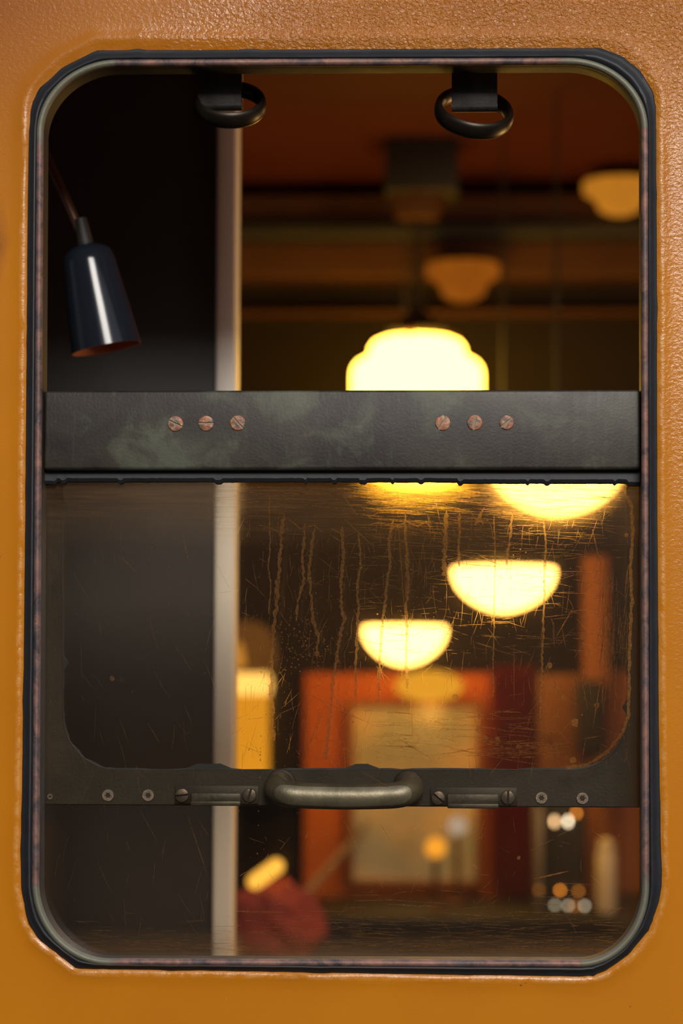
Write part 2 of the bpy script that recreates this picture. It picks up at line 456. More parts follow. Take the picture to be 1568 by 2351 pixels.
def m_coppers():
    mm, b = mat('corroded_screw'); v = b.obj()
    n1 = b.noise(v, 170, 5, .65); n2 = b.noise(b.mapping(v, loc=(2, 7, 4)), 230, 4, .6)
    c = b.mix(b.ramp(n1, [(.42, 0.0), (.55, 1.0)]), (.07, .055, .045), (.26, .075, .03))
    c = b.mix(b.ramp(n2, [(.52, 0.0), (.66, 1.0)]), c, (.27, .21, .14))
    bp = b.n('ShaderNodeBump', {'Height': n1, 'Strength': .8, 'Distance': .0008})
    b.out(b.n('ShaderNodeBsdfPrincipled', {'Base Color': c, 'Roughness': .5, 'Metallic': .2, 'Normal': bp.outputs[0]})); return mm
M['lip'] = m_patina('worn_bronze', (.03, .026, .018), (.06, .052, .034), (.12, .115, .085), metal=.4, rough=.45, scale=40)
M['copper'] = m_coppers()
M['cream'] = simple('verdigris_slot', (.22, .17, .11), .8, 0, .5, 300)

# ------------------------------------------------------------------ carriage body wall with its window hole
BEAD = rr((93, 310), (272, 147), (1303, 143), (1479.5, 300), (1481.5, 2035), (1330, 2212), (252, 2208), (83, 2025))
OUT_PX = [(222, 117), (150, 153), (90, 205), (73, 245), (68, 300), (65, 450), (63, 700), (60, 1100), (56, 1500), (52, 1800), (48.5, 1950), (50, 2040), (66, 2118), (90, 2155),
          (130, 2186), (176, 2222), (450, 2226), (900, 2234), (1345, 2240), (1387, 2229), (1440, 2193), (1490, 2133), (1512, 2070), (1519, 2030), (1517, 1970), (1512, 1700),
          (1508, 1100), (1507, 500), (1505, 250), (1500, 215), (1470, 165), (1430, 132), (1378, 111.5), (900, 114), (500, 116)]
OUT = [P(x, y, 0) for x, y in OUT_PX]

def ray_out(p, n):
    best = 0.012
    for a, b_ in zip(OUT, OUT[1:]+OUT[:1]):
        dx, dz = b_.x-a.x, b_.z-a.z
        den = n.x*dz - n.z*dx
        if abs(den) < 1e-12: continue
        t = ((a.x-p.x)*dz - (a.z-p.z)*dx)/den
        u = ((a.x-p.x)*n.z - (a.z-p.z)*n.x)/den
        if -1e-6 <= u <= 1+1e-6 and t > 0.002: best = t; break
    return best
_bn = normals2(BEAD)
EDGE = [ray_out(p, n) for p, n in zip(BEAD, _bn)]
EDGE = [e + 0.0006*nz(i*.9, 3) + (0.0012*max(0, nz(i*.35, 9)-.25)*3) for i, e in enumerate(EDGE)]

def build_wall():
    bm = bmesh.new()
    lay = bm.verts.layers.float.new('lip')
    N = len(BEAD); cols = []
    big = (-1.6, 1.6, 0.55, 3.3)
    for i, (p, n) in enumerate(zip(BEAD, _bn)):
        e = EDGE[i]; j = nz(p.x*22, p.z*22)
        w = .0016*nz(p.x*90, p.z*90, 4)
        topf = max(0.0, n.z)
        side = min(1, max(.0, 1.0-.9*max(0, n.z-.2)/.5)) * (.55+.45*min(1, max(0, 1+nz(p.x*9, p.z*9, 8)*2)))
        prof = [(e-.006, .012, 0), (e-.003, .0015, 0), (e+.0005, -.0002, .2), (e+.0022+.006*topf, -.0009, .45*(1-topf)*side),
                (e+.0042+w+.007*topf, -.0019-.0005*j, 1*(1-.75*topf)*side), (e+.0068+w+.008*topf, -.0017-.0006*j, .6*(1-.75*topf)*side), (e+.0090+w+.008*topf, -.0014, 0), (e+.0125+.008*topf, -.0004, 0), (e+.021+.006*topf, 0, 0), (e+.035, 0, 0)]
        col = []
        for o, y, l in prof:
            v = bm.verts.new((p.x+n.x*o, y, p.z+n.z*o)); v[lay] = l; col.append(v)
        q = p + n*(e+.035)
        # outer edge of the body panel, in the direction from the window centre
        c = Vector((0, 0, ZO)); d = Vector((q.x-c.x, 0, q.z-c.z))
        ts = []
        if d.x > 0: ts.append((big[1]-c.x)/d.x)
        if d.x < 0: ts.append((big[0]-c.x)/d.x)
        if d.z > 0: ts.append((big[3]-c.z)/d.z)
        if d.z < 0: ts.append((big[2]-c.z)/d.z)
        t = min(ts); qq = c + d*t
        for s in (.15, .5, 1.0):
            v = bm.verts.new((q.x+(qq.x-q.x)*s, 0, q.z+(qq.z-q.z)*s)); v[lay] = 0; col.append(v)
        # thickness of the panel, turned back to the inner face
        v = bm.verts.new((qq.x, .03, qq.z)); v[lay] = 0; col.append(v)
        cols.append(col)
    Mn = len(cols[0])
    for i in range(N):
        A, B = cols[i], cols[(i+1) % N]
        for j in range(Mn-1): bm.faces.new((A[j], A[j+1], B[j+1], B[j]))
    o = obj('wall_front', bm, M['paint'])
    tag(o, 'orange painted carriage side around the window', None, None, 'structure')
build_wall()

# ------------------------------------------------------------------ window_1: gasket, bead, sleeve, top rail, outer pane
win = thing('window_1', (0, 0, ZO-.48), 'round-cornered carriage window with black rubber gasket and copper bead', None, None, 'structure')

def build_gasket():
    bm = bmesh.new()
    def fn(i, j, o, y, p):
        e = EDGE[i]; k = .0003*nz(p.x*40, p.z*40, 2+j*.3)
        return o*e if o > 0 else o, y + k
    prof = [(1.05, .004), (1.02, -.0016), (.95, -.0030), (.80, -.0036), (.66, -.0046), (.55, -.0066), (.45, -.0075), (.34, -.0072), (.24, -.0055), (.16, -.003), (-.001, .001)]
    sweep(bm, BEAD, prof, fn=fn)
    obj('rubber_gasket', bm, M['rubber'], win)
build_gasket()

def build_bead():
    bm = bmesh.new()
    lay = bm.verts.layers.float.new('copper')
    r = .0040
    prof = [(r*math.cos(a)*1.0, -.0035 - r*1.15*math.sin(a)) for a in [math.pi*(-.25+1.5*k/12) for k in range(13)]]
    cols = sweep(bm, BEAD, prof)
    N = len(cols)
    # 28 arc samples then 46 straight samples per side: the corner pieces are bare brass, green-grey
    for i, col in enumerate(cols):
        k = i % 74
        a = 0.0 if k < 28 else 1.0
        for v in col: v[lay] = a
    obj('frame_bead', bm, M['bead'], win)
    bm = bmesh.new()
    sweep(bm, BEAD, [(-.0026, -.004), (-.0034, .0), (-.0036, .012), (-.0036, .031), (.010, .031), (.010, .003)])
    obj('frame_sleeve', bm, M['sleeve'], win)
build_bead()

def screw_slot(cx, cz, r, ang, name, mt, par, Y, h=.0016, dome=.6):
    """round slotted screw head facing the platform"""
    bm = bmesh.new(); n = 32
    # head outline with a real slot: two D-halves and a lower groove floor
    sw = r*.15
    for s in (-1, 1):
        pts = []
        a0 = math.asin(sw/r)
        for k in range(15):
            a = a0 + (math.pi-2*a0)*k/14
            pts.append((r*math.cos(a), s*r*math.sin(a)))
        def ring(sc, y):
            out = []
            for (x, z) in pts:
                zz = s*max(sw, abs(z)*sc) if sc < 1 else z
                out.append((x*sc, zz, y))
            return out
        lv = [ring(1.0, 0), ring(1.0, -h*.5), ring(.93, -h*.85), ring(.75, -h)]
        vl = []
        for L in lv:
            row = []
            for x, z, y in L:
                X = x*math.cos(ang)-z*math.sin(ang); Z = x*math.sin(ang)+z*math.cos(ang)
                row.append(bm.verts.new((cx+X, Y+y, cz+Z)))
            vl.append(row)
        for A, B in zip(vl, vl[1:]):
            for k in range(len(A)):
                k2 = (k+1) % len(A); bm.faces.new((A[k], B[k], B[k2], A[k2]))
        bm.faces.new(vl[-1])
    # groove floor
    fl = [bm.verts.new((cx+r*.97*math.cos(2*math.pi*k/n), Y-h*.25, cz+r*.97*math.sin(2*math.pi*k/n))) for k in range(n)]
    fl2 = [bm.verts.new((cx+r*.97*math.cos(2*math.pi*k/n), Y+.001, cz+r*.97*math.sin(2*math.pi*k/n))) for k in range(n)]
    f = bm.faces.new(fl); f.material_index = 1
    for k in range(n): bm.faces.new((fl[k], fl[(k+1) % n], fl2[(k+1) % n], fl2[k]))
    return obj(name, bm, [mt, M['cream'] if mt is M['copper'] else M['slot']], par)

def build_rail():
    Y0 = .009
    bm = bmesh.new()
    a = P(99, 1079, Y0); b_ = P(1471, 894, Y0)
    add_box(bm, (a.x, Y0, a.z), (b_.x, Y0+.019, b_.z), .0036, 4)
    rail = obj('top_rail', bm, M['rail'], win)
    for (x, y, an, r) in ((403, 973, -25, 18), (473, 972, 0, 18), (546, 971, -48, 18), (1017, 971, 58, 18), (1090, 970, 82, 18), (1163, 970, 40, 17)):
        q = P(x, y, Y0)
        screw_slot(q.x, q.z, r*.00045, math.radians(an), 'screw', M['copper'], rail, Y0+.0002, .0017)
    # rubber strip under the rail, ragged at its lower edge
    bm = bmesh.new(); Y1 = .0205; n = 260; rows = []
    for k in range(n+1):
        x = 100 + (1470-100)*k/n
        t = 1106.5 + 1.2*nz(x*.02, 1) + 1.2*nz(x*.11, 5) + (4.5 if nz(x*.045, 12) > .33 else 0) + (3 if x > 1050 else 0)
        if x < 128 or x > 1440: t += 6
        a = P(x, 1074, Y1); c = P(x, t, Y1)
        rows.append([bm.verts.new((a.x, Y1, a.z)), bm.verts.new((c.x, Y1-.001, c.z+.004)), bm.verts.new((c.x, Y1+.001, c.z+.0008)), bm.verts.new((c.x, Y1+.0095, c.z)), bm.verts.new((a.x, Y1+.0095, a.z))])
    for A, B in zip(rows, rows[1:]):
        for j in range(5): bm.faces.new((A[j], B[j], B[(j+1) % 5], A[(j+1) % 5]))
    bm.faces.new(rows[0]); bm.faces.new(rows[-1][::-1])
    obj('glazing_strip', bm, M['rubber'], win)
build_rail()

# outer pane (front face dirty, the rest clear)
YP = .0305
def pane_mesh(ring, Y, th):
    bm = bmesh.new()
    A = [bm.verts.new((p.x, Y, p.z)) for p in ring]; B = [bm.verts.new((p.x, Y+th, p.z)) for p in ring]
    f = bm.faces.new(A); f.material_index = 0
    g = bm.faces.new(B[::-1]); g.material_index = 1
    n = len(ring)
    for k in range(n):
        s = bm.faces.new((A[k], B[k], B[(k+1) % n], A[(k+1) % n])); s.material_index = 1
    return bm
ztop = P(700, 1000, YP).z
pring = []
for p, n in zip(BEAD, _bn):
    q = p + n*.004
    pring.append(Vector((q.x, 0, min(q.z, ztop))))
keep = []
for q in pring:
    if not keep or (q-keep[-1]).length > 1e-5: keep.append(q)
pane = obj('glass_pane', pane_mesh(keep, YP, .004), [M['pane'], M['clear']], win, smooth=False)

# ---- dirt on the outer pane: dried drips, scratches, specks (thin films standing on the glass)
def ribbon(bm, pts, widths, Y):
    prev = None; N = len(pts)
    for i in range(N):
        x, y = pts[i]; x2, y2 = pts[min(i+1, N-1)]; x1, y1 = pts[max(i-1, 0)]
        tx, ty = x2-x1, y2-y1; L = math.hypot(tx, ty) or 1; nx_, ny_ = -ty/L, tx/L
        wl, wr = widths[i]
        a = P(x-nx_*wl, y-ny_*wl, Y); c = P(x+nx_*wr, y+ny_*wr, Y)
        cur = (bm.verts.new(a), bm.verts.new(c))
        if prev: bm.faces.new((prev[0], prev[1], cur[1], cur[0]))
        prev = cur

def resample(pts, step):
    out = []
    for (x0, y0), (x1, y1) in zip(pts, pts[1:]):
        L = math.hypot(x1-x0, y1-y0); n = max(1, int(L/step))
        for k in range(n): out.append((x0+(x1-x0)*k/n, y0+(y1-y0)*k/n))
    out.append(pts[-1]); return out

DRIPS = [([(617, 1130), (620, 1250), (616, 1300), (622, 1340), (617, 1410)], 4, .6), ([(652, 1180), (646, 1230), (643, 1290), (636, 1340), (634, 1400), (627, 1440), (625, 1500), (622, 1600), (628, 1700)], 10, 1),
         ([(700, 1200), (694, 1290), (697, 1330), (684, 1380), (680, 1425)], 8, .7), ([(722, 1210), (715, 1255), (709, 1310), (714, 1370), (720, 1430), (731, 1460), (726, 1502)], 9, 1),
         ([(785, 1205), (788, 1280), (783, 1340), (784, 1400), (791, 1420), (782, 1450), (775, 1500), (765, 1560), (757, 1640), (748, 1745)], 9, 1), ([(823, 1220), (828, 1300), (819, 1350), (824, 1400), (819, 1450), (817, 1520), (816, 1600)], 7, 1),
         ([(903, 1190), (893, 1240), (896, 1290), (889, 1330), (885, 1380), (877, 1430), (872, 1520), (868, 1612)], 8, .9), ([(930, 1180), (933, 1270), (937, 1340), (932, 1400), (935, 1440), (932, 1520), (935, 1580)], 8, 1),
         ([(1025, 1170), (1022, 1260), (1018, 1322)], 13, 1), ([(1056, 1170), (1054, 1240), (1054, 1300)], 7, 1), ([(1133, 1180), (1137, 1290), (1134, 1420), (1132, 1600)], 4, .8),
         ([(1178, 1180), (1170, 1240), (1163, 1300)], 7, .9), ([(1248, 1190), (1254, 1260), (1250, 1310), (1249, 1395), (1243, 1560), (1240, 1650)], 6, .8), ([(1112, 1165), (1103, 1182), (1092, 1206)], 9, 1),
         ([(660, 1190), (690, 1213), (720, 1206), (742, 1222)], 3, .8), ([(590, 1205), (615, 1210), (640, 1222), (652, 1240)], 3, .8), ([(845, 1205), (872, 1200), (905, 1210), (935, 1198), (962, 1210)], 4, .8), ([(960, 1206), (978, 1198), (990, 1210)], 6, .9)]
for pts, w, a in DRIPS:
    pts = resample(pts, 3.0); s = random.random()*50; bm = bmesh.new(); wd = []
    L = len(pts)
    for i in range(L):
        k = 1.0 if i < L-4 else .75
        f1 = .5+.55*nz(i*.35, s)+.25*nz(i*.9, s+3); f2 = .5+.55*nz(i*.33, s+7)+.25*nz(i*.8, s+9)
        e = min(1, (i+1)/6)
        wd.append((w*.5*max(.15, f1)*e*k*1.5, w*.5*max(.15, f2)*e*k*1.5))
    pts = [(x+1.6*nz(i*.12, s+2), y) for i, (x, y) in enumerate(pts)]
    ribbon(bm, pts, wd, YP-.0006)
    obj('drip_streak', bm, M['drip'], pane, smooth=False)

# grime line down the east edge of the pane and the sealant smear round its lower corner
bm = bmesh.new()
pts = resample([(1433, 1128), (1450, 1165), (1452, 1230), (1447, 1300), (1450, 1380), (1445, 1480), (1443, 1600), (1442, 1640), (1430, 1680), (1395, 1725), (1350, 1755), (1300, 1762)], 3)
wd = [(4+4*nz(i*.15, 2)+2*nz(i*.7, 4), 3+2.5*nz(i*.25, 8)) for i in range(len(pts))]
ribbon(bm, pts, [(max(.6, a), max(.6, b_)) for a, b_ in wd], YP-.0005)
obj('sealant_smear', bm, M['drip'], pane, smooth=False)

bm = bmesh.new()
def scr(x, y, ang, L, w, curve=0.0):
    n = max(2, int(L/7)); pts = []; a = ang - curve/2
    cx, cyy = x, y
    for k in range(n+1):
        pts.append((cx, cyy)); cx += math.cos(a)*L/n; cyy += math.sin(a)*L/n; a += curve/n
    wd = [(w*.62*(.3+abs(math.sin(math.pi*(k+.3)/(n+.6))))*(random.random()*.6+.5),)*2 for k in range(n+1)]
    for (px_, py_) in pts:
        if not (118 < px_ < 1455 and 1112 < py_ < 2192): return
    ribbon(bm, pts, wd, YP-.0003)
R_ = random.uniform
for _ in range(330): scr(R_(780, 1400), 1115+abs(random.gauss(0, 75)), random.gauss(0.05, .05), R_(20, 130), R_(.45, 1.0), R_(-.06, .06))
for _ in range(120): scr(R_(540, 900), 1112+abs(random.gauss(0, 40)), random.gauss(0.02, .06), R_(15, 100), R_(.4, .8))
for _ in range(230): scr(R_(800, 1430), R_(1200, 1500), random.gauss(.05, .12), R_(12, 70), R_(.45, 1.0))
for _ in range(380): scr(R_(560, 1440), R_(1180, 1740), math.pi/2+random.gauss(0.08, .22), R_(8, 70), R_(.4, .95), R_(-.2, .2))
for _ in range(170): scr(R_(540, 1440), R_(1150, 1740), R_(0, math.pi), R_(10, 60), R_(.45, 1.0), R_(-.3, .3))
for _ in range(90): scr(R_(830, 1180), R_(1630, 1745), random.gauss(.06, .1), R_(20, 120), R_(.5, 1.3), R_(-.1, .1))
for _ in range(40): scr(R_(1090, 1250), R_(1705, 1740), random.gauss(-.08, .06), R_(20, 90), R_(.5, 1.2))
for _ in range(60): scr(R_(1380, 1445), R_(1290, 1560), math.pi/2+random.gauss(0.05, .05), R_(30, 120), R_(.5, 1.6))
for _ in range(75): scr(R_(130, 500), R_(1130, 2150), R_(.9, 2.0), R_(15, 90), R_(.35, .7), R_(-.3, .3))
for _ in range(330): scr(R_(560, 1400), 2185-abs(random.gauss(0, 55)), random.gauss(.02, .06), R_(15, 100), R_(.4, .9), R_(-.1, .1))
for _ in range(70): scr(R_(150, 560), 2185-abs(random.gauss(0, 35)), random.gauss(.02, .06), R_(15, 70), R_(.4, .7), R_(-.1, .1))
for _ in range(90): scr(R_(560, 1440), R_(1860, 2120), R_(0, math.pi), R_(8, 45), R_(.4, .8), R_(-.3, .3))
for a in [(782, 1130, .95, 62, 1.6), (790, 1191, .76, 88, 2.0), (760, 1213, .5, 26, 2.4), (762, 1230, .55, 24, 2), (915, 1212, 1.5, 190, 1.5), (1092, 1475, .3, 50, 2), (1315, 1397, 2.1, 75, 2), (1155, 1632, .1, 42, 1.6), (1085, 1690, .35, 92, 1.6),
          (905, 1690, .55, 100, 2), (850, 1710, .06, 130, 1.6), (700, 1590, .45, 180, 1.4), (735, 1640, 1.9, 120, 1.3), (765, 1595, 1.0, 45, 2.4), (1000, 1735, -.18, 90, 1.8), (1100, 1275, .45, 55, 2.4), (1360, 1215, 1.35, 90, 2.4), (1372, 1190, 1.9, 70, 1.6),
          (1225, 2018, -.22, 82, 2.6), (868, 1885, 1.0, 60, 1.3), (880, 2075, .06, 140, 1.8), (1010, 2095, .08, 150, 1.4), (830, 1770, .55, 110, 1.6), (790, 1885, 1.1, 90, 1.1), (232, 1112, 1.56, 200, 1.2), (420, 1230, 1.35, 70, 1.4), (430, 1870, 1.25, 150, 1.1), (268, 1270, .75, 60, 1.2), (210, 2136, .01, 50, 1.2), (540, 2092, .02, 120, 1.3), (1180, 1480, 1.57, 130, 1.2), (870, 1530, 1.2, 60, 1.3)]:
    scr(*a)
sc_o = obj('scratch', bm, M['scratch'], pane, smooth=False); sc_o['kind'] = 'stuff'

bm = bmesh.new()
def speck(x, y, r):
    c = P(x, y, YP-.0003); n = 7
    bm.faces.new([bm.verts.new((c.x+r*(.7+.5*random.random())*math.cos(6.283*k/n), c.y, c.z+r*(.7+.5*random.random())*math.sin(6.283*k/n))) for k in range(n)])
for _ in range(800): speck(R_(550, 1445), R_(1120, 1760), R_(.0002, .0005)*(1 if random.random() < .93 else 2.2))
for _ in range(160): speck(random.gauss(695, 40), random.gauss(1480, 45), R_(.0003, .0011))
for _ in range(150): speck(R_(130, 1440), R_(1130, 2185), R_(.0002, .0005))
for y in range(1440, 1760, 17): speck(118+R_(-8, 18), y, .0005)
for y in (1690, 1718, 1726, 1733, 1745, 1785, 1862, 1895, 1960, 1985, 2050): speck(599-(y-1690)*.03, y, .0009)
for x, y, r in ((1045, 1601, .0035), (1293, 1601, .003), (1320, 1660, .0045), (1315, 1745, .004), (1191, 1969, .0022), (1262, 1527, .0035), (728, 1501, .0030), (1438, 1228, .0025), (1243, 1658, .0018), (257, 1558, .0030)): speck(x, y, r)
for x, y in ((1098, 1675), (1115, 1695), (1142, 1698), (1190, 1715), (1370, 1620)): speck(x, y, .0032)
sp_o = obj('dust_speck', bm, M['dot'], pane, smooth=False); sp_o['kind'] = 'stuff'

# ------------------------------------------------------------------ inner sash with handle, catches and screws
YS = .068
sash = thing('window_sash', P(784, 1848, YS), 'sliding bronze sash lowered behind the outer pane, with a bowed pull handle', 'window sash')
def build_sash():
    # opening of the sash
    inner = rr((140, 980), (150, 965), (1430, 965), (1443, 980), (1443, 1640), (1315, 1768), (272, 1768), (143, 1640), YS, nc=20, ns=40)
    a = P(86, 1848, YS); b_ = P(1490, 930, YS)
    outer = []
    c = Vector(((a.x+b_.x)/2, YS, (a.z+b_.z)/2))
    bm = bmesh.new(); cols = []
    for p in inner:
        d = p-c; ts = []
        if d.x: ts.append(((b_.x if d.x > 0 else a.x)-c.x)/d.x)
        if d.z: ts.append(((b_.z if d.z > 0 else a.z)-c.z)/d.z)
        t = min(x for x in ts if x > 0); q = c+d*t
        cols.append([bm.verts.new((p.x, YS+.012, p.z)), bm.verts.new((p.x, YS+.0008, p.z)), bm.verts.new((p.x+(q.x-p.x)*.01, YS, p.z+(q.z-p.z)*.01)), bm.verts.new((p.x+(q.x-p.x)*.97, YS, p.z+(q.z-p.z)*.97)), bm.verts.new((q.x, YS+.001, q.z)), bm.verts.new((q.x, YS+.012, q.z))])
    n = len(cols)
    for i in range(n):
        A, B = cols[i], cols[(i+1) % n]
        for j in range(6): bm.faces.new((A[j], A[(j+1) % 6], B[(j+1) % 6], B[j]))
    obj('sash_frame', bm, M['sash'], sash, smooth=False)
    # glass of the sash
    ring = [p + n_*.003 for p, n_ in zip(inner, normals2(inner))]
    obj('sash_glass', pane_mesh(ring, YS+.004, .004), [M['sashpane'], M['clear']], sash, smooth=False)
    # perished rubber seal round the opening, ragged inside
    bm = bmesh.new()
    def fn(i, j, o, y, p):
        if j in (2, 3):
            r = nz(i*.23, 5); bite = 3.2 if r > .32 else (1.0 if r > -.1 else .5)
            return -.0021*bite + .0006*nz(i*.7, 2), y
        return o, y
    sweep(bm, inner, [(.001, YS+.0035), (.001, YS+.0005), (-.002, YS+.001), (-.003, YS+.0035)], True, fn)
    obj('rubber_seal', bm, M['rubber'], sash)
    # bowed handle
    bm = bmesh.new()
    e0 = P(645, 1800, YS); e1 = P(937, 1803, YS)
    A = e0 + Vector((0, .004, 0)); B = e1 + Vector((0, .004, 0))
    m0 = P(690, 1826, YS-.028); m1 = P(890, 1827, YS-.028)
    pts = bez(A, A+Vector((-.006, -.026, -.002)), m0+Vector((-.026, -.002, .001)), m0, 12) + bez(m0, m0+(m1-m0)*.33+Vector((0, -.001, -.0015)), m0+(m1-m0)*.66+Vector((0, -.001, -.0015)), m1, 12)[1:] + bez(m1, m1+Vector((.024, -.002, .001)), B+Vector((.006, -.026, -.002)), B, 12)[1:]
    tube(bm, pts, [.0146-.0012*math.sin(math.pi*i/(len(pts)-1))for i in range(len(pts))], 24)
    h = obj('pull_handle', bm, M['handle'], sash)
    for e in (e0, e1):
        bm = bmesh.new(); lathe(bm, [(0, .0035), (.013, .0035), (.0155, .002), (.016, 0)], e, 32, axis=(0, -1, 0)); obj('handle_collar', bm, M['sash'], h)
    # catches
    for (x0, y0, x1, y1, lx0, ly0, lx1, ly1, s0, s1, an) in ((402, 1804, 594, 1845, 437, 1824, 552, 1850, (418, 1826), (573, 1826), (8, 75)), (988, 1808, 1187, 1849, 1027, 1826, 1145, 1856, (1006, 1832), (1166, 1831), (-40, 88))):
        bm = bmesh.new(); a = P(x0, y1, YS); b_ = P(x1, y0, YS)
        add_box(bm, (a.x, YS-.003, a.z), (b_.x, YS+.001, b_.z), .0006)
        pl = obj('catch_plate', bm, M['sash'], sash)
        bm = bmesh.new(); Yl = YS-.014; a = P(lx0, ly1, Yl); b_ = P(lx1, ly0, Yl)
        add_box(bm, (a.x, Yl, a.z), (b_.x, YS-.002, a.z+.005), .0012)
        add_box(bm, (a.x, YS-.007, a.z+.003), (b_.x, YS-.002, b_.z+.001), .0012)
        obj('catch_lip', bm, M['lip'], pl)
        for (sx_, sy_), g in zip((s0, s1), an):
            q = P(sx_, sy_, YS-.003); screw_slot(q.x, q.z, .0075, math.radians(g), 'screw', M['darkscrew'], pl, YS-.003, .0034)
    # star-socket screws
    for x, y in ((248, 1826), (340, 1826), (1243, 1832), (1337, 1833), (115, 1829)):
        q = P(x, y, YS); bm = bmesh.new(); n = 48; r = .0064 if x > 130 else .003
        def rg(f, Yy): return [bm.verts.new((q.x+f(t)*math.cos(t), Yy, q.z+f(t)*math.sin(t))) for t in [2*math.pi*k/n for k in range(n)]]
        star = lambda t: r*(.40+.07*math.cos(6*t))
        rings = [rg(lambda t: r, YS+.001), rg(lambda t: r, YS-.0008), rg(lambda t: r*.93, YS-.0016), rg(lambda t: r*.66, YS-.0016), rg(lambda t: r*.6, YS-.0010), rg(lambda t: star(t)*1.15, YS-.0010), rg(star, YS-.0006), rg(star, YS+.0015)]
        for A, B in zip(rings, rings[1:]):
            for k in range(n): bm.faces.new((A[k], B[k], B[(k+1) % n], A[(k+1) % n]))
        bm.faces.new(rings[-1])
        obj('star_screw', bm, M['steel'], sash)
build_sash()

# ------------------------------------------------------------------ pull rings hanging in the open upper half
def pull_ring(x0, y0, x1, y1, ex, ey, ra, tilt, label):
    Y = .052
    a = P(x0, y1, Y); b_ = P(x1, y0-24, Y)
    t = thing('pull_ring', ((a.x+b_.x)/2, Y, a.z), label, 'pull ring', 'pull rings at the window head')
    bm = bmesh.new(); add_box(bm, (a.x, Y, a.z+.003), (b_.x, Y+.004, b_.z), .0008)
    c0 = Vector((a.x, Y+.006, a.z+.005)); c1 = Vector((b_.x, Y+.006, a.z+.005))
    br = obj('bracket', bm, M['bracket'], t)
    bm = bmesh.new(); tube(bm, [c0, c1], .006, 20); 
    obj('bracket_roll', bm, M['bracket'], t)
    c = P(ex, ey, Y+.010); R0 = ra*S(Y)
    tl = math.radians(tilt)
    u = Vector((math.cos(tl), 0, -math.sin(tl)))
    k = math.radians(42)
    w = Vector((math.sin(tl)*math.sin(k), math.cos(k)*1.0, math.cos(tl)*math.sin(k)))
    w = (w - u*u.dot(w)).normalized()
    pts = [c + u*R0*math.cos(2*math.pi*i/64) + w*R0*math.sin(2*math.pi*i/64) for i in range(64)]
    bm = bmesh.new(); tube(bm, pts, .0098, 14, squash=.45, closed=True, side=u.cross(w))
    obj('oval_ring', bm, M['ring'], t)
pull_ring(452, 170, 555, 250, 528, 240, 76, 4, 'dark bronze oval ring on a flat bracket, in front of the black partition')
pull_ring(1037, 168, 1142, 253, 1088, 259, 84, 12, 'dark bronze oval ring on a flat bracket, against the dark red ceiling')

# ------------------------------------------------------------------ carriage interior shell
CE = float(CAM[2]) + 1.113           # ceiling height
FL = 0.55
YB = 2.9
M['ceil'] = simple('dark_red_ceiling', (.060, .0125, .009), .8, 0, .25, 3, spec=.08)
M['walnut'] = m_wood('dark_walnut', (.006, .0038, .003), (.016, .0085, .0055), .45)
M['walnutv'] = m_wood('dark_walnut_upright', (.05, .024, .012), (.11, .055, .025), .45, True)
M['black'] = simple('black_board', (.012, .010, .009), .6, 0, .3, 8)
M['orange'] = m_wood('orange_panel', (.46, .105, .012), (.60, .16, .022), .35, True, .3)
M['tanwood'] = m_wood('tan_wood', (.24, .09, .025), (.36, .14, .04), .4, True)
M['part'] = simple('partition_board', (.018, .015, .014), .5, 0, .3, 5)
M['post'] = simple('pale_post', (.82, .78, .69), .45, 0, .06, 10)
def st(name, bm, m_, label=None): return tag(obj(name, bm, m_, smooth=False), label, None, None, 'structure')
st('ceiling', add_box(bmesh.new(), (-2.2, .03, CE), (3.0, YB+.1, CE+.05)), M['ceil'])
st('floor', add_box(bmesh.new(), (-2.2, .03, FL-.05), (3.0, YB+.1, FL)), M['black'])
st('wall_back', add_box(bmesh.new(), (-2.2, YB, FL), (3.0, YB+.1, CE)), M['walnut'])
st('wall_left', add_box(bmesh.new(), (-2.25, .03, FL), (-2.2, YB, CE)), M['walnut'])
st('wall_right', add_box(bmesh.new(), (3.0, .03, FL), (3.05, YB, CE)), M['walnut'])
# mouldings where the far wall meets the ceiling
def hband(name, y0, y1, Y0, m_, bev=.01):
    a = P(540, y1, Y0); b_ = P(540, y0, Y0)
    st(name, add_box(bmesh.new(), (-2.2, Y0, a.z), (3.0, YB, b_.z), bev), m_)
M['brownpaint'] = simple('brown_moulding', (.062, .025, .012), .6, 0, .3, 6, spec=.15)
hband('trim_1', 446, 506, 2.78, M['brownpaint'])
hband('trim_2', 508, 548, 2.74, M['black'])
hband('trim_3', 552, 640, 2.80, M['brownpaint'])
hband('trim_4', 712, 724, 2.84, M['brownpaint'], .003)
# orange panelling on the lower part of the far wall
a = P(540, 2110, 2.86); b_ = P(540, 1545, 2.86)
st('trim_5', add_box(bmesh.new(), (-.2, 2.86, a.z), (1.2, YB, b_.z), .004), M['orange'])

# partition beside the window, with its pale metal edge post
Yq = .67
a = P(497, 1500, Yq)
pt = thing('partition_board', (a.x, Yq, FL), 'near-black partition board behind the window, edged by a pale upright post', 'partition')
bm = bmesh.new(); add_box(bm, (-1.2, Yq, FL), (a.x, Yq+.03, CE)); obj('board', bm, M['part'], pt, smooth=False)
b_ = P(538, 1500, Yq-.02)
bm = bmesh.new(); add_box(bm, (a.x-.002, Yq-.02, FL), (b_.x, Yq+.035, CE), .005, 3); obj('edge_post', bm, M['post'], pt)

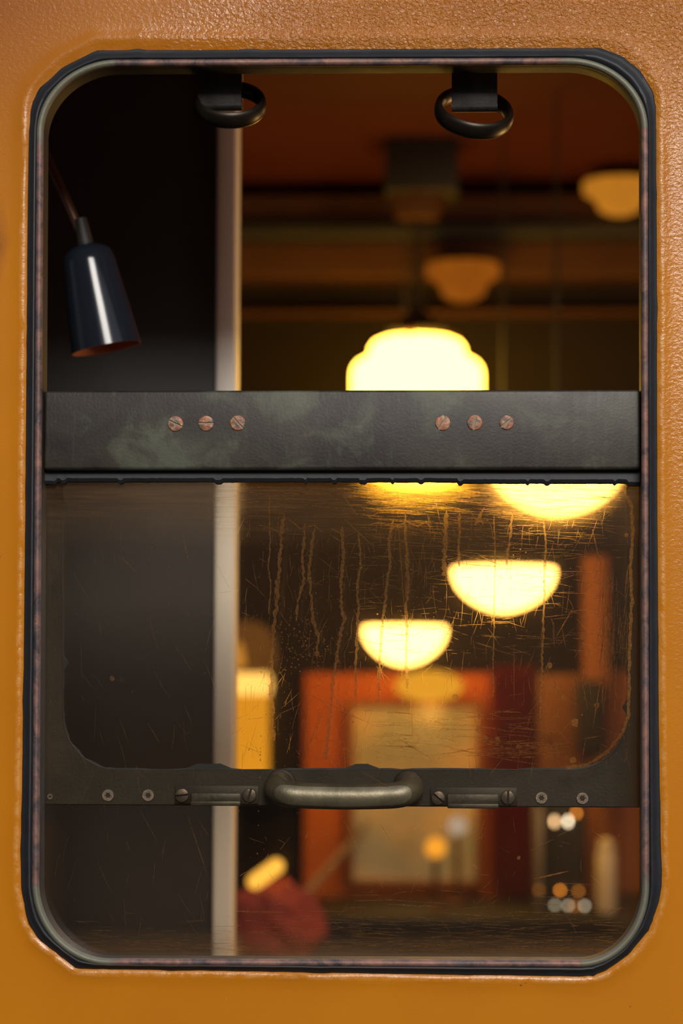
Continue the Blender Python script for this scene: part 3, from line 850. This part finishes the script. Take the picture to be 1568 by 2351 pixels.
# reading lamp with blue-black metal shade
YL = .26
rl = thing('reading_lamp', P(190, 555, YL), 'blue-black metal reading lamp on a curved arm by the window corner', 'lamp')
M['black2'] = simple('matt_black', (.012, .010, .010), .6)
M['shade'] = simple('blue_black_enamel', (.008, .011, .017), .16, 0, .15, 20, spec=.35)
M['shadein'] = simple('copper_lining', (.42, .13, .04), .5, .1, .2, 40)
top = P(196, 560, YL); bot = P(244, 800, YL+.004); ax = (bot-top); Ls = ax.length; ax.normalize(); s = S(YL)
prof = [(.0, -.002), (12*s, 0), (40*s, 8*s), (56*s, 22*s), (62*s, 45*s), (66*s, 90*s), (74*s, 160*s), (82*s, Ls), (80*s, Ls), (72*s, 158*s), (60*s, 50*s), (0, 24*s)]
# the lining is a mesh of its own
bm = bmesh.new(); lathe(bm, prof[:8], top, 64, axis=ax); o = obj('lamp_shade', bm, M['shade'], rl)
bm = bmesh.new(); lathe(bm, [(82*s, Ls), (79.5*s, Ls), (72*s, 158*s), (60*s, 50*s), (0, 30*s)], top, 64, axis=ax); obj('shade_lining', bm, M['shadein'], rl)
p0 = P(60, 250, YL+.03); p1 = P(120, 400, YL+.01); p2 = P(160, 470, YL); p3 = top+ax*.002
bm = bmesh.new(); tube(bm, bez(p0, p1, p2, p3, 24), .0055, 16); obj('lamp_arm', bm, simple('brown_arm', (.10, .05, .03), .35, .5), rl)
bm = bmesh.new(); lathe(bm, [(0, -.03), (.007, -.03), (.009, -.004), (.009, .003), (0, .004)], top, 24, axis=ax); obj('lamp_neck', bm, M['black2'], rl)
# arm comes off a bracket on the partition side
bm = bmesh.new(); q = P(60, 250, YL+.03); tube(bm, [q, Vector((q.x-.12, q.y+.12, q.z-.02)), Vector((q.x-.14, Yq, q.z-.03))], .0055, 12); obj('wall_arm', bm, M['ring'], rl)

# ------------------------------------------------------------------ lit lamps
G1 = (1.0, .68, .30)
M['opalbell'] = glow('lit_bell_glass', (16.0, 8.5, .78), 1.0)
M['opal'] = glow('lit_opal_glass', (14.0, 7.6, 1.7), 1.0)
M['brass'] = simple('dark_brass', (.14, .07, .03), .35, .6, .3, 20)
M['darkrod'] = simple('blackened_brass', (.022, .015, .010), .6, 0, .3, 20)
M['dimglass'] = glow('dim_amber_glass', (.27, .070, .005), 1.0, .35, 25)
M['dimglass2'] = glow('amber_glass', (.48, .17, .014), 1.0, .25, 25)

def pendant_school():
    Y = 2.45; s = S(Y); c = P(958, 1118, Y)
    t = thing('pendant_lamp', c, 'largest glowing opal pendant, stepped like a bell, cut by the window rail', 'lamp', 'lit opal pendants')
    prof = [(0, 0), (60*s, 3*s), (110*s, 25*s), (142*s, 70*s), (151*s, 130*s), (151*s, 262*s), (148*s, 276*s), (138*s, 289*s), (122*s, 298*s), (112*s, 304*s), (110*s, 312*s), (109*s, 322*s), (99*s, 336*s), (78*s, 345*s), (45*s, 350*s), (0, 351*s)]
    bm = bmesh.new(); lathe(bm, prof, c, 64); obj('opal_shade', bm, M['opalbell'], t)
    bm = bmesh.new(); lathe(bm, [(70*s, 352*s), (72*s, 362*s), (50*s, 372*s), (38*s, 392*s), (16*s, 410*s), (10*s, 470*s), (10*s, CE-c.z)], c, 40); obj('stem', bm, M['darkrod'], t)
    for k in range(3):
        an = 2*math.pi*(k/3)+.35
        q = c + Vector((88*s*math.cos(an), 88*s*math.sin(an), 352*s))
        bm = bmesh.new(); bmesh.ops.create_uvsphere(bm, u_segments=16, v_segments=10, radius=13*s, matrix=Matrix.Translation(q)); obj('gallery_knob', bm, M['brass'], t)
    zc = P(960, 400, Y).z
    bm = bmesh.new(); lathe(bm, [(0, P(0, 512, Y).z-c.z), (50*s, P(0, 505, Y).z-c.z), (66*s, P(0, 470, Y).z-c.z), (70*s, P(0, 452, Y).z-c.z)], c, 40, close=True); obj('canopy', bm, M['brownpaint'], t)
    bm = bmesh.new(); a = P(886, 452, Y); b_ = P(1052, 400, Y); add_box(bm, (a.x, Y-.07, a.z), (b_.x, Y+.07, CE), .004); obj('mounting_box', bm, M['black'], t)
pendant_school()

def bowl(name, cx, ytop, ybot, w, Y, label):
    s = S(Y); H = (ybot-ytop)*s; r = w/2*s; c = P(cx, ybot, Y)
    t = thing('pendant_lamp', c, label, 'lamp', 'lit opal pendants')
    prof = [(0, 0)] + [(r*math.sin(a), H*.93*(1-math.cos(a))**.9) for a in [math.pi/2*k/14 for k in range(1, 15)]] + [(r*.985, H*.98), (r*.9, H)]
    bm = bmesh.new(); lathe(bm, prof, c, 56); obj('opal_bowl', bm, M['opal'], t)
    bm = bmesh.new(); lathe(bm, [(r*.93, H*.99), (r*.90, H*1.03), (r*.45, H*1.12), (.018, H*1.22), (.005, H*1.3), (.0025, CE-c.z)], c, 40, close=True); obj('stem_cap', bm, M['darkrod'], t)
bowl('a', 1280, 1062, 1184, 306, 2.0, 'glowing opal bowl lamp just below the rail, its top hidden by the rail')
bowl('b', 1157, 1303, 1406, 238, 2.3, 'glowing opal bowl lamp in the middle of the pane, wider of the two whole bowls')
bowl('c', 929, 1438, 1527, 192, 2.62, 'glowing opal bowl lamp hanging lowest, smallest of the lit bowls')

# dim amber lights on the far wall, above
def sconce(cx, ytop, ybot, w, Y, m_, label):
    s = S(Y); t = thing('wall_light', P(cx, ytop, Y), label, 'lamp', 'amber lights on the far wall')
    c = P(cx, ytop, Y+.03); H = (ybot-ytop)*s; r = w/2*s
    bm = bmesh.new(); lathe(bm, [(0, 0), (r*.96, 0), (r, -.12*H), (r*.97, -.36*H), (r*.72, -.50*H), (r*.64, -.62*H), (r*.56, -.86*H), (r*.30, -H), (0, -H*1.02)], c, 40); obj('glass_shade', bm, m_, t)
    bm = bmesh.new(); lathe(bm, [(0, .02), (r*.5, .02), (r*.9, .004), (r*.98, 0)], c, 40); obj('cap', bm, M['brass'], t)
    bm = bmesh.new(); add_box(bm, (c.x-.015, c.y, c.z+.004), (c.x+.015, YB, c.z+.018), .003); obj('wall_arm', bm, M['brass'], t)
sconce(1063, 607, 692, 172, 2.68, M['dimglass'], 'dim amber glass light on the dark wall above the opal bell lamp')
sconce(1422, 418, 495, 172, 2.66, M['dimglass2'], 'brighter amber glass light at the edge of the red ceiling')

# amber lantern beside the post
YA = 2.55; s = S(YA)
c = P(566, 1800, YA)
ln = thing('amber_lantern', c, 'tall amber glass lantern glowing beside the pale post', 'lantern')
M['amber'] = glow('amber_body', (1.25, .52, .024), 1.0, .12, 12)
M['amberhot'] = glow('amber_top', (2.6, 1.5, .35), 1.0)
M['amberdim'] = glow('amber_dome', (.20, .075, .012), 1.0, .3, 18)
bm = bmesh.new(); lathe(bm, [(0, 0), (50*s, 0), (52*s, 6*s), (52*s, 200*s), (50*s, 204*s)], c, 40, close=True); obj('glass_body', bm, M['amber'], ln)
bm = bmesh.new(); lathe(bm, [(50*s, 203*s), (56*s, 208*s), (58*s, 225*s), (56*s, 246*s), (48*s, 254*s)], c, 40, close=True); obj('glowing_rim', bm, M['amberhot'], ln)
bm = bmesh.new(); lathe(bm, [(46*s, 255*s), (66*s, 262*s), (68*s, 300*s), (60*s, 340*s), (36*s, 366*s), (0, 374*s)], c, 40); obj('glass_dome', bm, M['amberdim'], ln)
bm = bmesh.new(); q = P(549, 1530, YA-.09); lathe(bm, [(0, 62*s), (9*s, 40*s), (15*s, 12*s), (13*s, 0), (0, -5*s)], q, 20); obj('flame_bulb', bm, glow('flame_bulb', (.95, .42, .05), 1.0), ln)
a = P(470, 1846, YA-.12); b_ = P(650, 1802, YA-.12)
sh = obj('wall_shelf', add_box(bmesh.new(), (a.x, YA-.12, a.z), (b_.x, YB, P(566, 1800, YA).z-.0005), .004), M['walnut'], origin=(a.x, YA, a.z))
tag(sh, 'dark wooden shelf carrying the amber lantern, behind the sash rail', 'shelf')

# framed board on the far wall
YF = 2.83
a = P(812, 2020, YF); b_ = P(1092, 1622, YF)
fb = thing('framed_picture', ((a.x+b_.x)/2, YF, a.z), 'large grey-tan framed picture on the orange wall', 'picture')
bm = bmesh.new(); add_box(bm, (a.x, YF+.008, a.z), (b_.x, YF+.028, b_.z)); 
def m_board():
    mm, b = mat('grey_tan_print'); v = b.obj(); n = b.noise(v, 5, 2)
    c_ = b.mix(b.ramp(n, [(.4, 0.0), (.62, 1.0)]), (.42, .42, .34), (.75, .55, .30))
    b.out(b.n('ShaderNodeBsdfPrincipled', {'Base Color': c_, 'Roughness': .5})); return mm
obj('print', bm, m_board(), fb, smooth=False)
bm = bmesh.new(); w_ = .014
for q0, q1 in (((a.x-w_, a.z-w_), (a.x, b_.z+w_)), ((b_.x, a.z-w_), (b_.x+w_, b_.z+w_)), ((a.x, a.z-w_), (b_.x, a.z)), ((a.x, b_.z), (b_.x, b_.z+w_))):
    add_box(bm, (q0[0], YF, q0[1]), (q1[0], YF+.03, q1[1]), .002)
obj('picture_frame', bm, M['tanwood'], fb)

# counter along the far wall
YC = 2.35
a = P(540, 2101, YC)
CT = a.z
ct = thing('counter', (.4, YC, FL), 'near-black counter running along below the orange wall', 'counter')
bm = bmesh.new(); add_box(bm, (-.6, YC-.02, CT-.035), (1.6, YB-.045, CT), .004); obj('worktop', bm, simple('dark_worktop', (.010, .008, .006), .6), ct)
bm = bmesh.new(); add_box(bm, (-.6, YC, FL), (1.6, YB-.045, CT-.035)); obj('counter_front', bm, M['black'], ct, smooth=False)

# glowing blob and point light added for the soft glow above the picture
pl = thing('wall_glow', P(985, 1560, 2.80), 'added soft golden glow above the grey-tan picture', 'lamp')
c = P(985, 1575, 2.78); s = S(2.78)
bm = bmesh.new(); bmesh.ops.create_uvsphere(bm, u_segments=32, v_segments=18, radius=1.0, matrix=Matrix.Translation(c) @ Matrix.Diagonal((78*s, 34*s, 36*s, 1))); obj('glow_blob', bm, glow('gold_glow', (1.35, .62, .04), 1.0), pl)
bm = bmesh.new(); tube(bm, [c+Vector((0, 0, 20*s)), c+Vector((0, .02, 34*s)), Vector((c.x, YF+.02, c.z+34*s)), Vector((c.x, YB-.005, c.z+34*s))], .004, 10); obj('added_glow_arm', bm, M['brass'], pl)
ld = bpy.data.lights.new('glow_fill', 'POINT'); ld.energy = .22; ld.color = (1.0, .55, .10); ld.shadow_soft_size = .01
o = bpy.data.objects.new('glow_fill', ld); C.objects.link(o); o.location = (c.x, c.y, c.z-36*s-.014)

# maroon curtain
a = P(1128, 2052, 2.80); b_ = P(1226, 1530, 2.80)
bm = bmesh.new(); nx = 60; cols = []
for k in range(nx+1):
    x = a.x+(b_.x-a.x)*k/nx; yy = 2.80+.018*math.sin(k*.9)
    cols.append([bm.verts.new((x, yy, b_.z)), bm.verts.new((x, yy+.003*math.sin(k), (a.z+b_.z)/2)), bm.verts.new((x, yy, a.z)), bm.verts.new((x, yy+.006, a.z)), bm.verts.new((x, yy+.006, b_.z))])
for A, B in zip(cols, cols[1:]):
    for j in range(5): bm.faces.new((A[j], B[j], B[(j+1) % 5], A[(j+1) % 5]))
cu = obj('curtain', bm, simple('maroon_cloth', (.30, .022, .010), .8, 0, .25, 12), origin=(a.x, 2.8, a.z)); tag(cu, 'narrow dark red curtain beside the grey-tan picture', 'curtain')

# tan upright post and brown cupboard
a = P(1342, 2076, 2.72); b_ = P(1398, 1275, 2.72)
o = obj('wooden_post', add_box(bmesh.new(), (a.x, 2.72, CT), (b_.x, 2.78, b_.z), .008), M['tanwood'], origin=(a.x, 2.72, CT)); tag(o, 'tan wooden upright post standing on the counter, near the window edge', 'post')
a = P(1234, 1840, 2.74); b_ = P(1336, 1545, 2.74)
cb = thing('wall_cupboard', ((a.x+b_.x)/2, 2.74, a.z), 'brown wooden wall cupboard beside the dark red curtain', 'cupboard')
bm = bmesh.new(); add_box(bm, (a.x, 2.755, a.z), (b_.x, 2.86, b_.z), .003); obj('cupboard_body', bm, M['walnutv'], cb)
bm = bmesh.new(); add_box(bm, (a.x+.004, 2.74, a.z+.004), (b_.x-.004, 2.754, b_.z-.004), .003); dr = obj('door', bm, m_wood('brown_door', (.20, .085, .03), (.30, .13, .045), .4, True), cb)
bm = bmesh.new(); bmesh.ops.create_uvsphere(bm, u_segments=12, v_segments=8, radius=.008, matrix=Matrix.Translation((a.x+.02, 2.734, (a.z+b_.z)/2))); obj('door_knob', bm, M['brass'], dr)
# dark speaker-like box in front of the post
a = P(1326, 1735, 2.6); b_ = P(1392, 1562, 2.6)
bx = thing('wall_box', ((a.x+b_.x)/2, 2.6, a.z), 'small black box fixed to the tan post, higher of the two black boxes', 'box')
bm = bmesh.new(); add_box(bm, (a.x, 2.6, a.z), (b_.x, 2.72, b_.z), .012, 3); obj('box_body', bm, M['black'], bx)
bm = bmesh.new(); add_box(bm, (a.x+.008, 2.594, a.z+.008), (b_.x-.008, 2.601, b_.z-.008), .003); obj('front_panel', bm, simple('soot', (.018, .014, .012), .8), bx)
# reddish panel at the window edge
a = P(1400, 2050, 2.8); b_ = P(1560, 1540, 2.8)
o = obj('wall_panel', add_box(bmesh.new(), (a.x, 2.80, a.z), (b_.x, 2.86, b_.z), .003), m_wood('russet_panel', (.26, .075, .025), (.34, .11, .035), .4, True), origin=(a.x, 2.8, a.z)); tag(o, 'russet wooden wall panel next to the tan post', 'wall panel')

# black drinks machine with small glowing dots, on the counter
YM = 2.5
a = P(1248, 2078, YM); b_ = P(1346, 1852, YM)
mc = thing('drinks_machine', ((a.x+b_.x)/2, YM, CT), 'tall black drinks machine set with tiny glowing dots on the counter', 'drinks machine')
bm = bmesh.new(); add_box(bm, (a.x, YM, CT+.0005), (b_.x, YM+.2, b_.z+.02), .008, 3); obj('machine_body', bm, M['black'], mc)
bm = bmesh.new(); q = P(1229, 2078, YM); q2 = P(1247, 1852, YM); add_box(bm, (q.x, YM+.01, CT+.0005), (q2.x, YM+.15, b_.z), .003); obj('side_panel', bm, simple('grey_steel', (.26, .23, .19), .4, .4), mc)
def lite(x, y, col, st_, rx=4.0, rz=4.0):
    bm = bmesh.new(); q = P(x, y, YM-.006); s_ = S(YM)
    bmesh.ops.create_uvsphere(bm, u_segments=14, v_segments=10, radius=1.0, matrix=Matrix.Translation(q) @ Matrix.Diagonal((rx*s_, 4*s_, rz*s_, 1)))
    obj('glow_dot', bm, glow('dot_glow', col, st_), mc)
W1, O1, T1 = (1, .85, .6), (1, .32, .03), (1, .62, .30)
lite(1273, 1886, T1, 7, 4, 9); lite(1304, 1886, W1, 9, 4, 8); lite(1323, 1867, O1, 6, 4, 6)
lite(1237, 2043, O1, 1.6); lite(1286, 2044, O1, 8); lite(1328, 2046, O1, 3.5)
lite(1274, 2078, W1, 3.0); lite(1304, 2079, W1, 3.6); lite(1319, 2081, O1, 2.6); lite(1342, 2080, W1, 4.2)

# things standing on the counter
def globe(x, y, r, Y, m_, label, name='table_lamp', cat='lamp'):
    s_ = S(Y); q = P(x, y, Y); t = thing(name, (q.x, Y, CT), label, cat)
    bm = bmesh.new(); bmesh.ops.create_uvsphere(bm, u_segments=32, v_segments=20, radius=r*s_, matrix=Matrix.Translation(q)); obj('glass_globe', bm, m_, t)
    bm = bmesh.new(); lathe(bm, [(0, CT-q.z), (.022, CT-q.z), (.024, CT-q.z+.006), (.006, CT-q.z+.014), (.005, -r*s_*.9)], q, 24); obj('stand', bm, M['brass'], t)
globe(1000, 1946, 24, 2.48, glow('gold_glass', (1.3, .52, .04), 1.0), 'small golden glowing globe lamp before the picture')
globe(1050, 1896, 22, 2.60, glow('milk_glass', (.55, .42, .30), 1.0), 'small milky white globe lamp beside the golden one')
def jar(x, y0, y1, w, Y, m_, label):
    s_ = S(Y); q = P(x, y1, Y); H = P(x, y0, Y).z-CT; r = w/2*s_
    t = thing('glass_jar', (q.x, Y, CT), label, 'jar')
    bm = bmesh.new(); lathe(bm, [(0, .001), (r*.9, .001), (r, .01), (r, H*.78), (r*.8, H*.86)], (q.x, Y, CT), 32, close=True); obj('jar_body', bm, m_, t)
    bm = bmesh.new(); lathe(bm, [(r*.85, H*.86), (r*.85, H*.95), (r*.3, H), (0, H)], (q.x, Y, CT), 32, close=True); obj('lid', bm, m_, t)
jar(1392, 1925, 2060, 46, 2.45, simple('pale_ceramic', (.75, .68, .58), .25, 0, .1, 12), 'pale lidded jar on the counter right of the black machine')

# dark red cloth heap, glowing tube, grey rail
YH = 2.0
M['cloth'] = simple('dark_red_cloth', (.30, .045, .03), .85, 0, .5, 14)
def heap():
    bm = bmesh.new()
    c = P(628, 2125, YH); s_ = S(YH)
    bmesh.ops.create_icosphere(bm, subdivisions=5, radius=1.0)
    for v in bm.verts:
        d = v.co.copy()
        k = 1 + .30*nz(d.x*2.2+4, d.y*2.2, d.z*2.2) + .10*nz(d.x*7, d.y*7, d.z*7)
        v.co = Vector((c.x + d.x*105*s_*k, c.y + d.y*60*s_*k, c.z + d.z*98*s_*k))
    t = obj('cloth_heap', bm, M['cloth'], origin=(c.x, YH, c.z-98*s_)); tag(t, 'crumpled dark red cloth heap low down beside the pale post', 'cloth')
    bm = bmesh.new(); add_box(bm, (c.x-.25, YH-.12, c.z-125*s_-.03), (c.x+.16, YH+.12, c.z-125*s_), .004)
    t = thing('side_table', (c.x, YH, FL), 'dark side table under the red cloth heap', 'table')
    obj('table_top', bm, M['walnut'], t)
    bm = bmesh.new(); tube(bm, [(c.x, YH, FL), (c.x, YH, c.z-125*s_-.03)], .025, 16); obj('leg', bm, M['walnut'], t)
heap()
bm = bmesh.new(); a = P(586, 2024, YH-.02); b_ = P(634, 1989, YH-.02); r = 18*S(YH)
dd = (b_-a).normalized()
pr = [(r*math.sin(t_), -r*math.cos(t_)) for t_ in [math.pi/2*k/8 for k in range(9)]]; L_ = (b_-a).length
pr += [(r*math.cos(t_), L_+r*math.sin(t_)) for t_ in [math.pi/2*k/8 for k in range(9)]]
lathe(bm, pr, a, 28, axis=dd); o = obj('tube_lamp', bm, glow('yellow_tube', (1.7, .85, .11), 1.0), origin=a); tag(o, 'short slanting yellow tube lamp lying on the red cloth', 'lamp')
q0 = P(672, 2068, 2.44); q0.z = CT+.006; q1 = P(842, 1893, 2.822)
bm = bmesh.new(); tube(bm, [q0, q1], 8*S(2.5), 16); o = obj('leaning_pole', bm, simple('dull_grey', (.22, .17, .16), .4, .3), origin=q0); tag(o, 'thin grey pole leaning from the counter against the picture frame', 'pole')
